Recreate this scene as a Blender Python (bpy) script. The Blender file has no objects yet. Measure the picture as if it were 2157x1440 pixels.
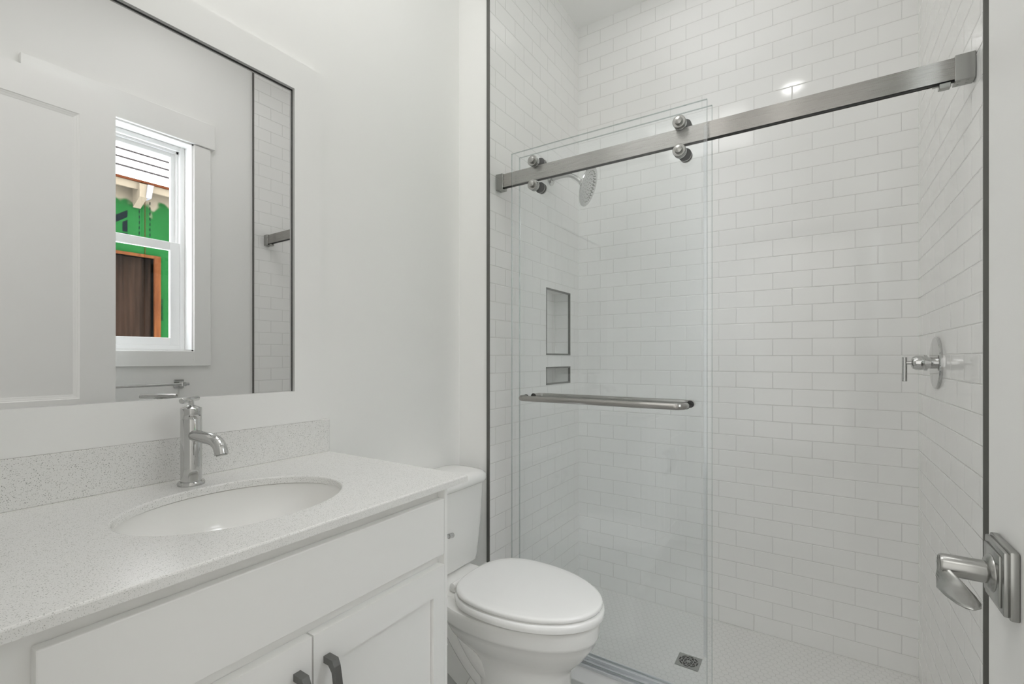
import bpy, bmesh, math, random
from mathutils import Vector, Matrix
random.seed(4)
scn = bpy.context.scene
COL = scn.collection
PI = math.pi

# ------------------------------------------------------------------ camera, light, exposure
cam_d = bpy.data.cameras.new('camera'); cam = bpy.data.objects.new('camera', cam_d); COL.objects.link(cam)
cam.location = (0, 0, 1.247); cam.rotation_euler = (PI/2, 0, math.radians(33.12))
cam_d.sensor_width = 36; cam_d.lens = 36*991/2157; cam_d.shift_y = 34/2157; cam_d.clip_start = .01
scn.camera = cam
scn.view_settings.view_transform = 'Standard'; scn.view_settings.look = 'None'
scn.view_settings.exposure = 0.0; scn.view_settings.gamma = 1; scn.view_settings.use_curve_mapping = False
scn.cycles.diffuse_bounces = 14; scn.cycles.glossy_bounces = 8; scn.cycles.transparent_max_bounces = 24
scn.cycles.max_bounces = 16; scn.cycles.caustics_reflective = False; scn.cycles.caustics_refractive = False

w = bpy.data.worlds.new('sky'); scn.world = w; w.use_nodes = True
w.node_tree.nodes['Background'].inputs[0].default_value = (.93, .97, 1, 1)
w.node_tree.nodes['Background'].inputs[1].default_value = 11.0

def area(name, loc, rot, size, power, size_y=None, shape=None, color=(1, 1, 1), spread=PI):
    d = bpy.data.lights.new(name, 'AREA'); d.energy = power; d.size = size; d.color = color; d.spread = spread
    d.shape = shape or ('RECTANGLE' if size_y else 'SQUARE')
    if size_y: d.size_y = size_y
    o = bpy.data.objects.new(name, d); COL.objects.link(o); o.location = loc; o.rotation_euler = rot
    return o
area('ceiling_lamp_light', (-.15, 1.13, 3.07), (0, 0, 0), .14, 1.25, shape='DISK', color=(1, .99, .98))
area('ceiling_fill_light', (-.80, .70, 3.07), (0, 0, 0), .7, 5.7, color=(1, .99, .98))  # added soft fill in place of bounced flash, no fixture here
area('shower_fill_light', (-.40, 1.98, 3.07), (0, 0, 0), .8, .8, size_y=.6, color=(1, .99, .98))  # added fill above the shower, no known lamp there
area('hallway_ceiling_fill', (-.3, -.72, 3.0), (0, 0, 0), .8, 4, size_y=.6, color=(1, .99, .98))  # added fill that reaches the room through the doorway
area('hallway_front_fill', (-.35, -1.22, 1.4), (PI/2, 0, 0), 1.3, 6, size_y=2.2, color=(1, .995, .99))  # added frontal fill behind the camera, not a known window

# ------------------------------------------------------------------ materials
def mat(name, col, rough=.5, metal=0, **kw):
    m = bpy.data.materials.new(name); m.use_nodes = True
    b = m.node_tree.nodes['Principled BSDF']
    b.inputs['Base Color'].default_value = (*col, 1); b.inputs['Roughness'].default_value = rough; b.inputs['Metallic'].default_value = metal
    for k, v in kw.items(): b.inputs[k].default_value = v
    return m
def nt(m): return m.node_tree, m.node_tree.nodes, m.node_tree.links, m.node_tree.nodes['Principled BSDF']
def bump_noise(m, scale, strength, dist=.001):
    t, n, l, b = nt(m)
    tc = n.new('ShaderNodeTexCoord'); no = n.new('ShaderNodeTexNoise'); no.inputs['Scale'].default_value = scale; no.inputs['Detail'].default_value = 4
    bu = n.new('ShaderNodeBump'); bu.inputs['Strength'].default_value = strength; bu.inputs['Distance'].default_value = dist
    l.new(tc.outputs['Object'], no.inputs['Vector']); l.new(no.outputs['Fac'], bu.inputs['Height']); l.new(bu.outputs['Normal'], b.inputs['Normal'])
    return m
M = {}
M['paint'] = bump_noise(mat('painted_drywall', (.885, .882, .869), .55), 180, .12)
M['ceiling'] = bump_noise(mat('ceiling_paint', (.88, .877, .866), .7), 150, .1)
M['trim'] = mat('trim_paint', (.885, .882, .871), .32)
M['cabinet'] = mat('cabinet_lacquer', (.88, .877, .864), .38)
M['porcelain'] = mat('porcelain', (.89, .885, .87), .08, **{'Coat Weight': .3, 'Coat Roughness': .03})
M['seat'] = mat('seat_plastic', (.89, .885, .875), .16)
M['chrome'] = mat('chrome', (.57, .57, .565), .05, 1)
M['steel'] = mat('brushed_steel', (.40, .388, .37), .30, 1)
M['satin'] = mat('satin_nickel', (.40, .40, .385), .26, 1)
M['edge_metal'] = mat('edge_trim_metal', (.16, .16, .15), .42, .6)
M['niche_metal'] = mat('niche_trim_metal', (.20, .20, .19), .42, .6)
M['dark_pull'] = mat('gunmetal_pull', (.19, .19, .185), .38, .85)
M['mirror'] = mat('mirror_silver', (.82, .82, .82), .0, 1)
M['mirror_edge'] = mat('mirror_edge_dark', (.035, .035, .035), .3)
M['rubber'] = mat('black_rubber', (.03, .03, .03), .5)
M['aluminium'] = mat('satin_aluminium', (.80, .81, .83), .42, 1)
M['curb'] = mat('white_curb_stone', (.82, .82, .82), .18)
M['vinyl'] = mat('window_vinyl', (.88, .88, .88), .3)
M['dark'] = mat('dark_hole', (.03, .03, .03), .6)

# brushed rail: stretched highlights across the brushing direction
t, n, l, b = nt(M['steel'])
b.inputs['Anisotropic'].default_value = 1.0
cx = n.new('ShaderNodeCombineXYZ'); cx.inputs[2].default_value = 1
l.new(cx.outputs[0], b.inputs['Tangent'])
tc = n.new('ShaderNodeTexCoord'); mp = n.new('ShaderNodeMapping'); mp.inputs['Scale'].default_value = (3, 400, 400)
no = n.new('ShaderNodeTexNoise'); no.inputs['Scale'].default_value = 3
mr = n.new('ShaderNodeMapRange'); mr.inputs[3].default_value = .25; mr.inputs[4].default_value = .31
l.new(tc.outputs['Object'], mp.inputs[0]); l.new(mp.outputs[0], no.inputs['Vector']); l.new(no.outputs['Fac'], mr.inputs[0]); l.new(mr.outputs[0], b.inputs['Roughness'])

def math_node(n, l, op, a, b=None, c=None):
    m = n.new('ShaderNodeMath'); m.operation = op
    for i, v in enumerate((a, b, c)):
        if v is None: continue
        if isinstance(v, (int, float)): m.inputs[i].default_value = v
        else: l.new(v, m.inputs[i])
    return m.outputs[0]

def tile_material(name, axis, phase):
    """glazed 75 x 150 running bond; axis = world axis that runs along the wall"""
    m = mat(name, (.80, .80, .785), .10); t, n, l, b = nt(m)
    geo = n.new('ShaderNodeNewGeometry'); sx = n.new('ShaderNodeSeparateXYZ'); l.new(geo.outputs['Position'], sx.inputs[0])
    u = math_node(n, l, 'ADD', sx.outputs[axis], phase + 149.7*.5 + .07485)
    cmb = n.new('ShaderNodeCombineXYZ'); l.new(u, cmb.inputs[0]); l.new(math_node(n, l, 'ADD', sx.outputs[2], 7.4), cmb.inputs[1])
    def bricks(ms, sm):
        br = n.new('ShaderNodeTexBrick'); br.offset = .5; br.offset_frequency = 2
        br.inputs['Scale'].default_value = 1; br.inputs['Mortar Size'].default_value = ms; br.inputs['Mortar Smooth'].default_value = sm
        br.inputs['Brick Width'].default_value = .1497; br.inputs['Row Height'].default_value = .074; br.inputs['Bias'].default_value = 0
        br.inputs['Color1'].default_value = (0, 0, 0, 1); br.inputs['Color2'].default_value = (1, 1, 1, 1); br.inputs['Mortar'].default_value = (.5, .5, .5, 1)
        l.new(cmb.outputs[0], br.inputs['Vector']); return br
    br = bricks(.0011, .3)
    mx = n.new('ShaderNodeMix'); mx.data_type = 'RGBA'; mx.inputs[6].default_value = (.885, .882, .872, 1); mx.inputs[7].default_value = (.68, .675, .66, 1)
    l.new(br.outputs['Fac'], mx.inputs[0]); l.new(mx.outputs[2], b.inputs['Base Color'])
    mr = n.new('ShaderNodeMapRange'); mr.inputs[3].default_value = .08; mr.inputs[4].default_value = .6
    l.new(br.outputs['Fac'], mr.inputs[0]); l.new(mr.outputs[0], b.inputs['Roughness'])
    br2 = bricks(.0032, 1.0)
    bu = n.new('ShaderNodeBump'); bu.inputs['Strength'].default_value = .75; bu.inputs['Distance'].default_value = .0012; bu.invert = True
    l.new(br2.outputs['Fac'], bu.inputs['Height'])
    # each tile sits at its own slight tilt
    wn = n.new('ShaderNodeTexWhiteNoise'); wn.noise_dimensions = '3D'; l.new(br.outputs['Color'], wn.inputs['Vector'])
    vm = n.new('ShaderNodeVectorMath'); vm.operation = 'SUBTRACT'; l.new(wn.outputs['Color'], vm.inputs[0]); vm.inputs[1].default_value = (.5, .5, .5)
    vs = n.new('ShaderNodeVectorMath'); vs.operation = 'SCALE'; l.new(vm.outputs[0], vs.inputs[0]); vs.inputs['Scale'].default_value = .010
    va = n.new('ShaderNodeVectorMath'); va.operation = 'ADD'; l.new(bu.outputs['Normal'], va.inputs[0]); l.new(vs.outputs[0], va.inputs[1])
    vn = n.new('ShaderNodeVectorMath'); vn.operation = 'NORMALIZE'; l.new(va.outputs[0], vn.inputs[0])
    l.new(vn.outputs[0], b.inputs['Normal'])
    return m
M['tile_x'] = tile_material('subway_tile_back', 0, .3985)
M['tile_y'] = tile_material('subway_tile_left', 1, -2.0477 + .0)
M['tile_r'] = tile_material('subway_tile_right', 1, -2.0189)

def hex_material():
    m = mat('white_hexagon_mosaic', (.74, .74, .73), .35); t, n, l, b = nt(m)
    geo = n.new('ShaderNodeNewGeometry'); s = .026; r = (1, 1.7320508, 1)
    sc = n.new('ShaderNodeVectorMath'); sc.operation = 'MULTIPLY'; sc.inputs[1].default_value = (1/s, 1/s, 0); l.new(geo.outputs['Position'], sc.inputs[0])
    def cell(shift):
        a = n.new('ShaderNodeVectorMath'); a.operation = 'ADD'; l.new(sc.outputs[0], a.inputs[0]); a.inputs[1].default_value = (100+shift[0], 100*r[1]+shift[1], .5)
        d = n.new('ShaderNodeVectorMath'); d.operation = 'MODULO'; l.new(a.outputs[0], d.inputs[0]); d.inputs[1].default_value = r
        e = n.new('ShaderNodeVectorMath'); e.operation = 'SUBTRACT'; l.new(d.outputs[0], e.inputs[0]); e.inputs[1].default_value = (.5, r[1]/2, .5)
        ab = n.new('ShaderNodeVectorMath'); ab.operation = 'ABSOLUTE'; l.new(e.outputs[0], ab.inputs[0])
        dt = n.new('ShaderNodeVectorMath'); dt.operation = 'DOT_PRODUCT'; l.new(ab.outputs[0], dt.inputs[0]); dt.inputs[1].default_value = (.5, .8660254, 0)
        q = n.new('ShaderNodeSeparateXYZ'); l.new(ab.outputs[0], q.inputs[0])
        return math_node(n, l, 'MAXIMUM', dt.outputs['Value'], q.outputs[0])
    d = math_node(n, l, 'MINIMUM', cell((0, 0)), cell((.5, r[1]/2)))
    mr = n.new('ShaderNodeMapRange'); mr.inputs[1].default_value = .45; mr.inputs[2].default_value = .475; l.new(d, mr.inputs[0])
    mx = n.new('ShaderNodeMix'); mx.data_type = 'RGBA'; mx.inputs[6].default_value = (.82, .815, .80, 1); mx.inputs[7].default_value = (.69, .685, .67, 1)
    l.new(mr.outputs[0], mx.inputs[0]); l.new(mx.outputs[2], b.inputs['Base Color'])
    bu = n.new('ShaderNodeBump'); bu.inputs['Strength'].default_value = .4; bu.inputs['Distance'].default_value = .001; bu.invert = True
    l.new(mr.outputs[0], bu.inputs['Height']); l.new(bu.outputs['Normal'], b.inputs['Normal'])
    return m
M['hex'] = hex_material()

def quartz():
    m = mat('speckled_white_quartz', (.72, .72, .70), .18); t, n, l, b = nt(m)
    geo = n.new('ShaderNodeNewGeometry'); prev = None
    colr = (.83, .825, .81, 1)
    for sc, thr, size, c in ((390, .64, .30, (.44, .44, .42, 1)), (680, .55, .34, (.58, .58, .56, 1)), (250, .92, .20, (.33, .33, .32, 1)), (450, .7, .3, (.88, .88, .87, 1))):
        v = n.new('ShaderNodeTexVoronoi'); v.inputs['Scale'].default_value = sc; l.new(geo.outputs['Position'], v.inputs['Vector'])
        sep = n.new('ShaderNodeSeparateColor'); l.new(v.outputs['Color'], sep.inputs[0])
        f = math_node(n, l, 'MULTIPLY', math_node(n, l, 'GREATER_THAN', sep.outputs[0], thr), math_node(n, l, 'LESS_THAN', v.outputs['Distance'], size))
        mx = n.new('ShaderNodeMix'); mx.data_type = 'RGBA'; mx.inputs[7].default_value = c
        if prev is None: mx.inputs[6].default_value = colr
        else: l.new(prev, mx.inputs[6])
        l.new(f, mx.inputs[0]); prev = mx.outputs[2]
    l.new(prev, b.inputs['Base Color'])
    return m
M['quartz'] = quartz()

def clear_glass(name, tint, f0=.04, rough=0.0):
    """thin clear pane: see-through with a Schlick mirror reflection"""
    m = bpy.data.materials.new(name); m.use_nodes = True; t = m.node_tree; n = t.nodes; l = t.links; n.clear()
    o = n.new('ShaderNodeOutputMaterial'); tr = n.new('ShaderNodeBsdfTransparent'); tr.inputs[0].default_value = (*tint, 1)
    g = n.new('ShaderNodeBsdfGlossy'); g.inputs['Roughness'].default_value = rough; g.inputs['Color'].default_value = (1, 1, 1, 1)
    lw = n.new('ShaderNodeLayerWeight'); lw.inputs['Blend'].default_value = .5
    p = math_node(n, l, 'POWER', lw.outputs['Facing'], 5.0)
    f = math_node(n, l, 'MULTIPLY_ADD', p, 1-f0, f0)
    mx = n.new('ShaderNodeMixShader'); l.new(f, mx.inputs[0]); l.new(tr.outputs[0], mx.inputs[1]); l.new(g.outputs[0], mx.inputs[2]); l.new(mx.outputs[0], o.inputs[0])
    return m
M['glass'] = clear_glass('clear_shower_glass', (.990, .996, .998), .032)
M['glass_edge'] = clear_glass('polished_glass_edge', (.55, .61, .61), .26, .12)
M['pane'] = clear_glass('window_glass', (.985, .988, .988), .022)
M['seal'] = clear_glass('clear_vinyl_seal', (.93, .94, .95), .10, .15)

# exterior
M['sheathing'] = None
def sheathing():
    m = mat('green_wall_sheathing', (.03, .26, .055), .55); t, n, l, b = nt(m)
    geo = n.new('ShaderNodeNewGeometry'); sx = n.new('ShaderNodeSeparateXYZ'); l.new(geo.outputs['Position'], sx.inputs[0])
    no = n.new('ShaderNodeTexNoise'); no.inputs['Scale'].default_value = 9; no.inputs['Detail'].default_value = 1; l.new(geo.outputs['Position'], no.inputs['Vector'])
    # sprayed beige foam reaching down from the soffit in soft lobes
    h = math_node(n, l, 'ADD', sx.outputs[2], math_node(n, l, 'MULTIPLY', math_node(n, l, 'SUBTRACT', no.outputs['Fac'], .5), .42))
    mr = n.new('ShaderNodeMapRange'); mr.inputs[1].default_value = 2.71; mr.inputs[2].default_value = 2.79; mr.interpolation_type = 'SMOOTHSTEP'; l.new(h, mr.inputs[0])
    no2 = n.new('ShaderNodeTexNoise'); no2.inputs['Scale'].default_value = 4; l.new(geo.outputs['Position'], no2.inputs['Vector'])
    g = n.new('ShaderNodeMix'); g.data_type = 'RGBA'; g.inputs[6].default_value = (.0048, .040, .0088, 1); g.inputs[7].default_value = (.0078, .055, .0135, 1); l.new(no2.outputs['Fac'], g.inputs[0])
    mx = n.new('ShaderNodeMix'); mx.data_type = 'RGBA'; mx.inputs[7].default_value = (.14, .118, .088, 1); l.new(g.outputs[2], mx.inputs[6])
    l.new(mr.outputs[0], mx.inputs[0]); l.new(mx.outputs[2], b.inputs['Base Color'])
    return m
M['sheathing'] = sheathing()
def noise_mix(name, c1, c2, scale, rough=.7, stretch=(1, 1, 1), detail=3, lo=.35, hi=.65):
    m = mat(name, c1, rough); t, n, l, b = nt(m)
    geo = n.new('ShaderNodeNewGeometry'); mp = n.new('ShaderNodeMapping'); mp.inputs['Scale'].default_value = stretch; l.new(geo.outputs['Position'], mp.inputs[0])
    no = n.new('ShaderNodeTexNoise'); no.inputs['Scale'].default_value = scale; no.inputs['Detail'].default_value = detail; l.new(mp.outputs[0], no.inputs['Vector'])
    mr = n.new('ShaderNodeMapRange'); mr.inputs[1].default_value = lo; mr.inputs[2].default_value = hi; l.new(no.outputs['Fac'], mr.inputs[0])
    mx = n.new('ShaderNodeMix'); mx.data_type = 'RGBA'; mx.inputs[6].default_value = (*c1, 1); mx.inputs[7].default_value = (*c2, 1)
    l.new(mr.outputs[0], mx.inputs[0]); l.new(mx.outputs[2], b.inputs['Base Color']); return m
M['shingle'] = noise_mix('pale_shingle', (.78, .76, .77), (.085, .07, .07), 110, .85, lo=.50, hi=.64)
M['raw_wood'] = noise_mix('raw_lumber', (.085, .030, .010), (.055, .018, .007), 30, .7, (1, 1, .12))
M['fascia'] = mat('beige_fascia', (.145, .120, .088), .6)
M['white_metal'] = mat('white_painted_metal', (.20, .20, .225), .4)
M['screen'] = noise_mix('brown_woven_screen', (.024, .0135, .009), (.006, .004, .003), 16, .9, (1, 1, .06), 4)
M['ink'] = mat('black_print', (.003, .005, .006), .7)
M['floor_tile'] = noise_mix('pale_marble_tile', (.62, .62, .61), (.40, .40, .39), 3.5, .25, detail=8)
M['shingle_shadow'] = mat('shingle_butt_shadow', (.022, .018, .017), .95)  # near-black colour standing in for the shade at each course
M['copper'] = mat('rusty_edge', (.055, .016, .006), .7)

for k in ('sheathing', 'shingle', 'raw_wood', 'fascia', 'screen', 'copper', 'white_metal', 'ink'):
    pb = M[k].node_tree.nodes['Principled BSDF']; pb.inputs['Roughness'].default_value = .95; pb.inputs['Specular IOR Level'].default_value = .02

# ------------------------------------------------------------------ mesh helpers
def worldloc(p):
    v = Vector((0, 0, 0))
    while p: v += p.location; p = p.parent
    return v
def obj(name, bm, m, parent=None, smooth=None, recalc=True):
    if recalc: bmesh.ops.recalc_face_normals(bm, faces=bm.faces)
    if smooth:
        for f in bm.faces: f.smooth = True
        lim = math.radians(smooth)
        for e in bm.edges:
            if len(e.link_faces) == 2 and e.calc_face_angle(0) > lim: e.smooth = False
    me = bpy.data.meshes.new(name)
    xs = [v.co for v in bm.verts]
    c = Vector([(min(p[i] for p in xs)+max(p[i] for p in xs))/2 for i in range(3)])
    if not parent: c.z = min(p.z for p in xs)
    for v in bm.verts: v.co -= c
    bm.to_mesh(me); bm.free()
    for k in (m if isinstance(m, (list, tuple)) else [m]): me.materials.append(k)
    o = bpy.data.objects.new(name, me); COL.objects.link(o)
    o.location = c - worldloc(parent) if parent else c
    if parent: o.parent = parent
    return o
def thing(name, label, cat, loc, group=None, kind=None):
    o = bpy.data.objects.new(name, None); COL.objects.link(o); o.location = loc; o.empty_display_size = .05
    tag(o, label, cat, group, kind); return o
def tag(o, label, cat, group=None, kind=None):
    o['label'] = label; o['category'] = cat
    if group: o['group'] = group
    if kind: o['kind'] = kind
    return o
def struct(name, bm, m, label, cat, smooth=None):
    return tag(obj(name, bm, m, None, smooth), label, cat, kind='structure')
def box(bm, lo, hi, bev=0, seg=2):
    vs = [bm.verts.new((x, y, z)) for x in (lo[0], hi[0]) for y in (lo[1], hi[1]) for z in (lo[2], hi[2])]
    F = [bm.faces.new([vs[i] for i in q]) for q in ((0, 1, 3, 2), (4, 6, 7, 5), (0, 4, 5, 1), (2, 3, 7, 6), (0, 2, 6, 4), (1, 5, 7, 3))]
    if bev:
        es = set(e for f in F for e in f.edges)
        bmesh.ops.bevel(bm, geom=list(es), offset=bev, segments=seg, affect='EDGES', profile=.5)
    return bm
def B(lo, hi, bev=0, seg=2): return box(bmesh.new(), lo, hi, bev, seg)
def loft(bm, rings, cap0=True, cap1=True, closed=False):
    R = [[bm.verts.new(p) for p in r] for r in rings]; n = len(R[0])
    pairs = list(zip(R, R[1:])) + ([(R[-1], R[0])] if closed else [])
    for a, b in pairs:
        for i in range(n): bm.faces.new((a[i], a[(i+1) % n], b[(i+1) % n], b[i]))
    if not closed:
        if cap0: bm.faces.new(list(reversed(R[0])))
        if cap1: bm.faces.new(R[-1])
    return bm
def frame_axes(d):
    d = Vector(d).normalized(); a = Vector((0, 0, 1)) if abs(d.z) < .9 else Vector((1, 0, 0))
    x = d.cross(a).normalized(); return x, d.cross(x).normalized()
def lathe(bm, origin, axis, prof, n=32):
    """prof: list of (distance along axis, radius)"""
    o = Vector(origin); d = Vector(axis).normalized(); x, y = frame_axes(d)
    rings = [[o+d*h+(x*math.cos(2*PI*i/n)+y*math.sin(2*PI*i/n))*max(r, 1e-4) for i in range(n)] for h, r in prof]
    return loft(bm, rings)
def tube(bm, pts, r, n=16):
    pts = [Vector(p) for p in pts]; rings = []; px = None
    rr = r if isinstance(r, (list, tuple)) else [r]*len(pts)
    for i, p in enumerate(pts):
        d = (pts[min(i+1, len(pts)-1)]-pts[max(i-1, 0)]).normalized()
        if px is None: x, y = frame_axes(d)
        else:
            x = (px-d*px.dot(d)).normalized(); y = d.cross(x)
        px = x
        rings.append([p+(x*math.cos(2*PI*k/n)+y*math.sin(2*PI*k/n))*rr[i] for k in range(n)])
    return loft(bm, rings)
def bez(p0, p1, p2, p3, n=10):
    out = []
    for i in range(n+1):
        s = i/n; out.append(tuple((1-s)**3*a+3*(1-s)**2*s*b+3*(1-s)*s*s*c+s**3*d for a, b, c, d in zip(p0, p1, p2, p3)))
    return out
def slab(axis, a, b, rect, holes):
    """wall slab between coordinate a and b on the given axis (0 x, 1 y, 2 z); rect/holes = (u0, u1, v0, v1) on the other two axes"""
    us = sorted({rect[0], rect[1], *[h[0] for h in holes], *[h[1] for h in holes]})
    vs = sorted({rect[2], rect[3], *[h[2] for h in holes], *[h[3] for h in holes]})
    bm = bmesh.new(); cache = {}
    def V(s, u, v):
        k = (s, u, v)
        if k not in cache:
            p = [u, v]; p.insert(axis, s); cache[k] = bm.verts.new(p)
        return cache[k]
    def solid(i, j):
        if not (0 <= i < len(us)-1 and 0 <= j < len(vs)-1): return False
        u, v = (us[i]+us[i+1])/2, (vs[j]+vs[j+1])/2
        return not any(h[0] < u < h[1] and h[2] < v < h[3] for h in holes)
    for i in range(len(us)-1):
        for j in range(len(vs)-1):
            if not solid(i, j): continue
            u0, u1, v0, v1 = us[i], us[i+1], vs[j], vs[j+1]
            for s in (a, b): bm.faces.new((V(s, u0, v0), V(s, u1, v0), V(s, u1, v1), V(s, u0, v1)))
            for (di, dj, p, q) in ((-1, 0, (u0, v0), (u0, v1)), (1, 0, (u1, v0), (u1, v1)), (0, -1, (u0, v0), (u1, v0)), (0, 1, (u0, v1), (u1, v1))):
                if not solid(i+di, j+dj): bm.faces.new((V(a, *p), V(a, *q), V(b, *q), V(b, *p)))
    return bm

# ------------------------------------------------------------------ key dimensions (metres; z = 0 is the shower floor)
FZ = .075                      # bathroom floor
CZ = 3.087                     # ceiling
XV = -1.284                    # vanity wall
XL, XR, XRD = -1.124, .326, .338   # tiled shower walls, right drywall
YB = 2.407; YT = 1.553; YTR = 1.537; YE = .05

# ------------------------------------------------------------------ the setting
struct('floor', B((XV-.1, -1.35, FZ-.12), (XRD+.02, 1.506, FZ)), M['floor_tile'], 'pale grey marble tile floor beside the toilet', 'floor')
def shower_floor():
    return slab(2, -.05, 0, (XL, XR, 1.60, YB), [(-.4945, -.4035, 1.970, 2.062)])
struct('floor_shower', shower_floor(), M['hex'], 'white hexagon mosaic floor of the shower', 'floor')
struct('ceiling', B((XV-.1, -1.35, CZ), (XRD+.1, YB+.1, CZ+.1)), M['ceiling'], 'plain white ceiling over the shower', 'ceiling')
struct('wall_left', B((XV-.1, -1.35, 0), (XV, YT+.013, CZ)), M['paint'], 'white painted wall behind the vanity and toilet', 'wall')
struct('wall_stub', B((XV, YT+.004, 0), (XL-.012, 1.70, CZ)), M['paint'], 'narrow white wall return beside the toilet tank', 'wall')
NB = [(2.031, 2.2965, 1.2625, 1.5955), (2.031, 2.2965, 1.1145, 1.2030)]
struct('wall_shower_left', slab(0, XL-.012, XL, (YT, YB, 0, CZ), NB), M['tile_y'], 'left shower wall in glossy white subway tile with two niches', 'wall')
struct('wall_shower_back', B((XL-.1, YB, -.05), (XR+.1, YB+.1, CZ)), M['tile_x'], 'long back shower wall in glossy white subway tile', 'wall')
struct('wall_shower_right', B((XR, YTR, 0), (XRD, YB, CZ)), M['tile_r'], 'right shower wall in white subway tile holding the valve', 'wall')
WIN = (.641, 1.206, 1.289, 2.418)
struct('wall_right', slab(0, XRD, XRD+.14, (-1.35, YB+.1, 0, CZ), [WIN]), M['paint'], 'white painted right wall with the window seen in the mirror', 'wall')
struct('wall_entry', slab(1, -.07, YE, (XV, XRD, FZ, CZ), [(-.62, .20, FZ, 2.47)]), M['paint'], 'white entry wall with the doorway the camera stands in', 'wall')
struct('wall_hall', B((XV-.1, -1.35, 0), (XRD+.14, -1.25, CZ)), M['paint'], 'white hallway wall behind the doorway', 'wall')
struct('trim_1', B((XL-.012, YT-.002, .12), (XL+.0015, YT+.003, CZ)), M['edge_metal'], 'dark metal tile edge strip right of the toilet', 'tile trim')
struct('trim_2', B((XR-.0015, YTR-.002, .12), (XRD+.0, YTR+.003, CZ)), M['edge_metal'], 'dark metal tile edge strip beside the open door', 'tile trim')
def baseb(a, b, d):
    bm = B(a, b, .003); return bm
struct('baseboard_left', B((XV, .914, FZ), (XV+.014, YT+.004, FZ+.13), .003), M['trim'], 'white baseboard behind the toilet', 'baseboard')
struct('baseboard_right', B((XRD-.014, YE, FZ), (XRD, YTR-.004, FZ+.13), .003), M['trim'], 'white baseboard under the window', 'baseboard')
# curb
struct('trim_3', B((XL-.0, 1.506, -.05), (XR, 1.66, .12), .004), M['curb'], 'white stone shower curb under the glass track', 'curb')

# ------------------------------------------------------------------ shower niches
for (y0, y1, z0, z1), lab in zip(NB, ('tall rectangular shower niche, the upper and larger of two', 'low rectangular shower niche below the tall one')):
    t = thing('shower_niche', lab, 'niche', (XL-.05, (y0+y1)/2, z0), 'niches in the left shower wall')
    bm = bmesh.new(); d = .092
    x0 = XL-d
    box(bm, (x0-.01, y0-.004, z0-.004), (x0, y1+.004, z1+.004))
    box(bm, (x0, y0-.010, z0), (XL-.001, y0, z1)); box(bm, (x0, y1, z0), (XL-.001, y1+.010, z1))
    box(bm, (x0, y0-.010, z0-.010), (XL-.001, y1+.010, z0)); box(bm, (x0, y0-.010, z1), (XL-.001, y1+.010, z1+.010))
    obj('lining', bm, M['tile_y'], t)
    bm = bmesh.new(); wd = .0105
    for lo, hi in (((XL-.010, y0, z0), (XL+.002, y0+.004, z1)), ((XL-.010, y1-wd*.45, z0), (XL+.002, y1, z1)),
                   ((XL-.010, y0, z1-wd*.75), (XL+.002, y1, z1)), ((XL-.010, y0, z0), (XL+.002, y1, z0+wd*.75))):
        box(bm, lo, hi)
    obj('edge_trim', bm, M['niche_metal'], t)

# ------------------------------------------------------------------ window in the right wall (seen in the mirror)
win = thing('window_1', 'white double hung window with flat casing in the right wall, reflected in the mirror', 'window', (XRD, .9235, WIN[2]), kind='structure')
y0, y1, z0, z1 = WIN
bm = bmesh.new(); f = .018
for lo, hi in (((XRD-f, y0-.084, z0-.084), (XRD, y0-.004, z1)), ((XRD-f, y1+.004, z0-.084), (XRD, y1+.088, z1)), ((XRD-f, y0-.004, z0-.084), (XRD, y1+.004, z0-.004))):
    box(bm, lo, hi, .0015, 1)
obj('casing', bm, M['trim'], win)
obj('head_casing', B((XRD-.026, y0-.104, z1+.004), (XRD, y1+.108, z1+.142), .002, 1), M['trim'], win)
bm = bmesh.new()
for lo, hi in (((XRD-.006, y0-.006, z0-.004), (XRD+.12, y0+.004, z1+.004)), ((XRD-.006, y1-.004, z0-.004), (XRD+.12, y1+.006, z1+.004)),
               ((XRD-.006, y0-.006, z1-.004), (XRD+.12, y1+.006, z1+.006)), ((XRD-.006, y0-.006, z0-.006), (XRD+.12, y1+.006, z0+.004))):
    box(bm, lo, hi)
obj('jamb', bm, M['vinyl'], win)
def ring_frame(bm, x0, x1, Y0, Y1, Z0, Z1, w, bev=.002):
    box(bm, (x0, Y0, Z0), (x1, Y0+w, Z1), bev, 1); box(bm, (x0, Y1-w, Z0), (x1, Y1, Z1), bev, 1)
    box(bm, (x0, Y0+w, Z0), (x1, Y1-w, Z0+w), bev, 1); box(bm, (x0, Y0+w, Z1-w), (x1, Y1-w, Z1), bev, 1)
bm = bmesh.new(); ring_frame(bm, XRD+.075, XRD+.13, y0+.004, y1-.004, z0+.004, z1-.004, .024)
box(bm, (XRD+.095, y0+.028, z0+.028), (XRD+.13, y0+.038, z1-.028)); box(bm, (XRD+.095, y1-.038, z0+.028), (XRD+.13, y1-.028, z1-.028))
box(bm, (XRD+.095, y0+.028, z1-.04), (XRD+.13, y1-.028, z1-.028))
obj('window_frame', bm, M['vinyl'], win)
zm = 1.865
bm = bmesh.new(); ring_frame(bm, XRD+.108, XRD+.128, y0+.030, y1-.030, zm-.018, z1-.032, .030)
us = obj('upper_sash', bm, M['vinyl'], win)
obj('pane', B((XRD+.116, y0+.058, zm+.010), (XRD+.120, y1-.058, z1-.060)), M['pane'], us)
bm = bmesh.new(); ring_frame(bm, XRD+.082, XRD+.106, y0+.026, y1-.026, z0+.024, zm+.018, .046)
ls = obj('lower_sash', bm, M['vinyl'], win)
obj('pane', B((XRD+.092, y0+.070, z0+.068), (XRD+.096, y1-.070, zm-.026)), M['pane'], ls)

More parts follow.
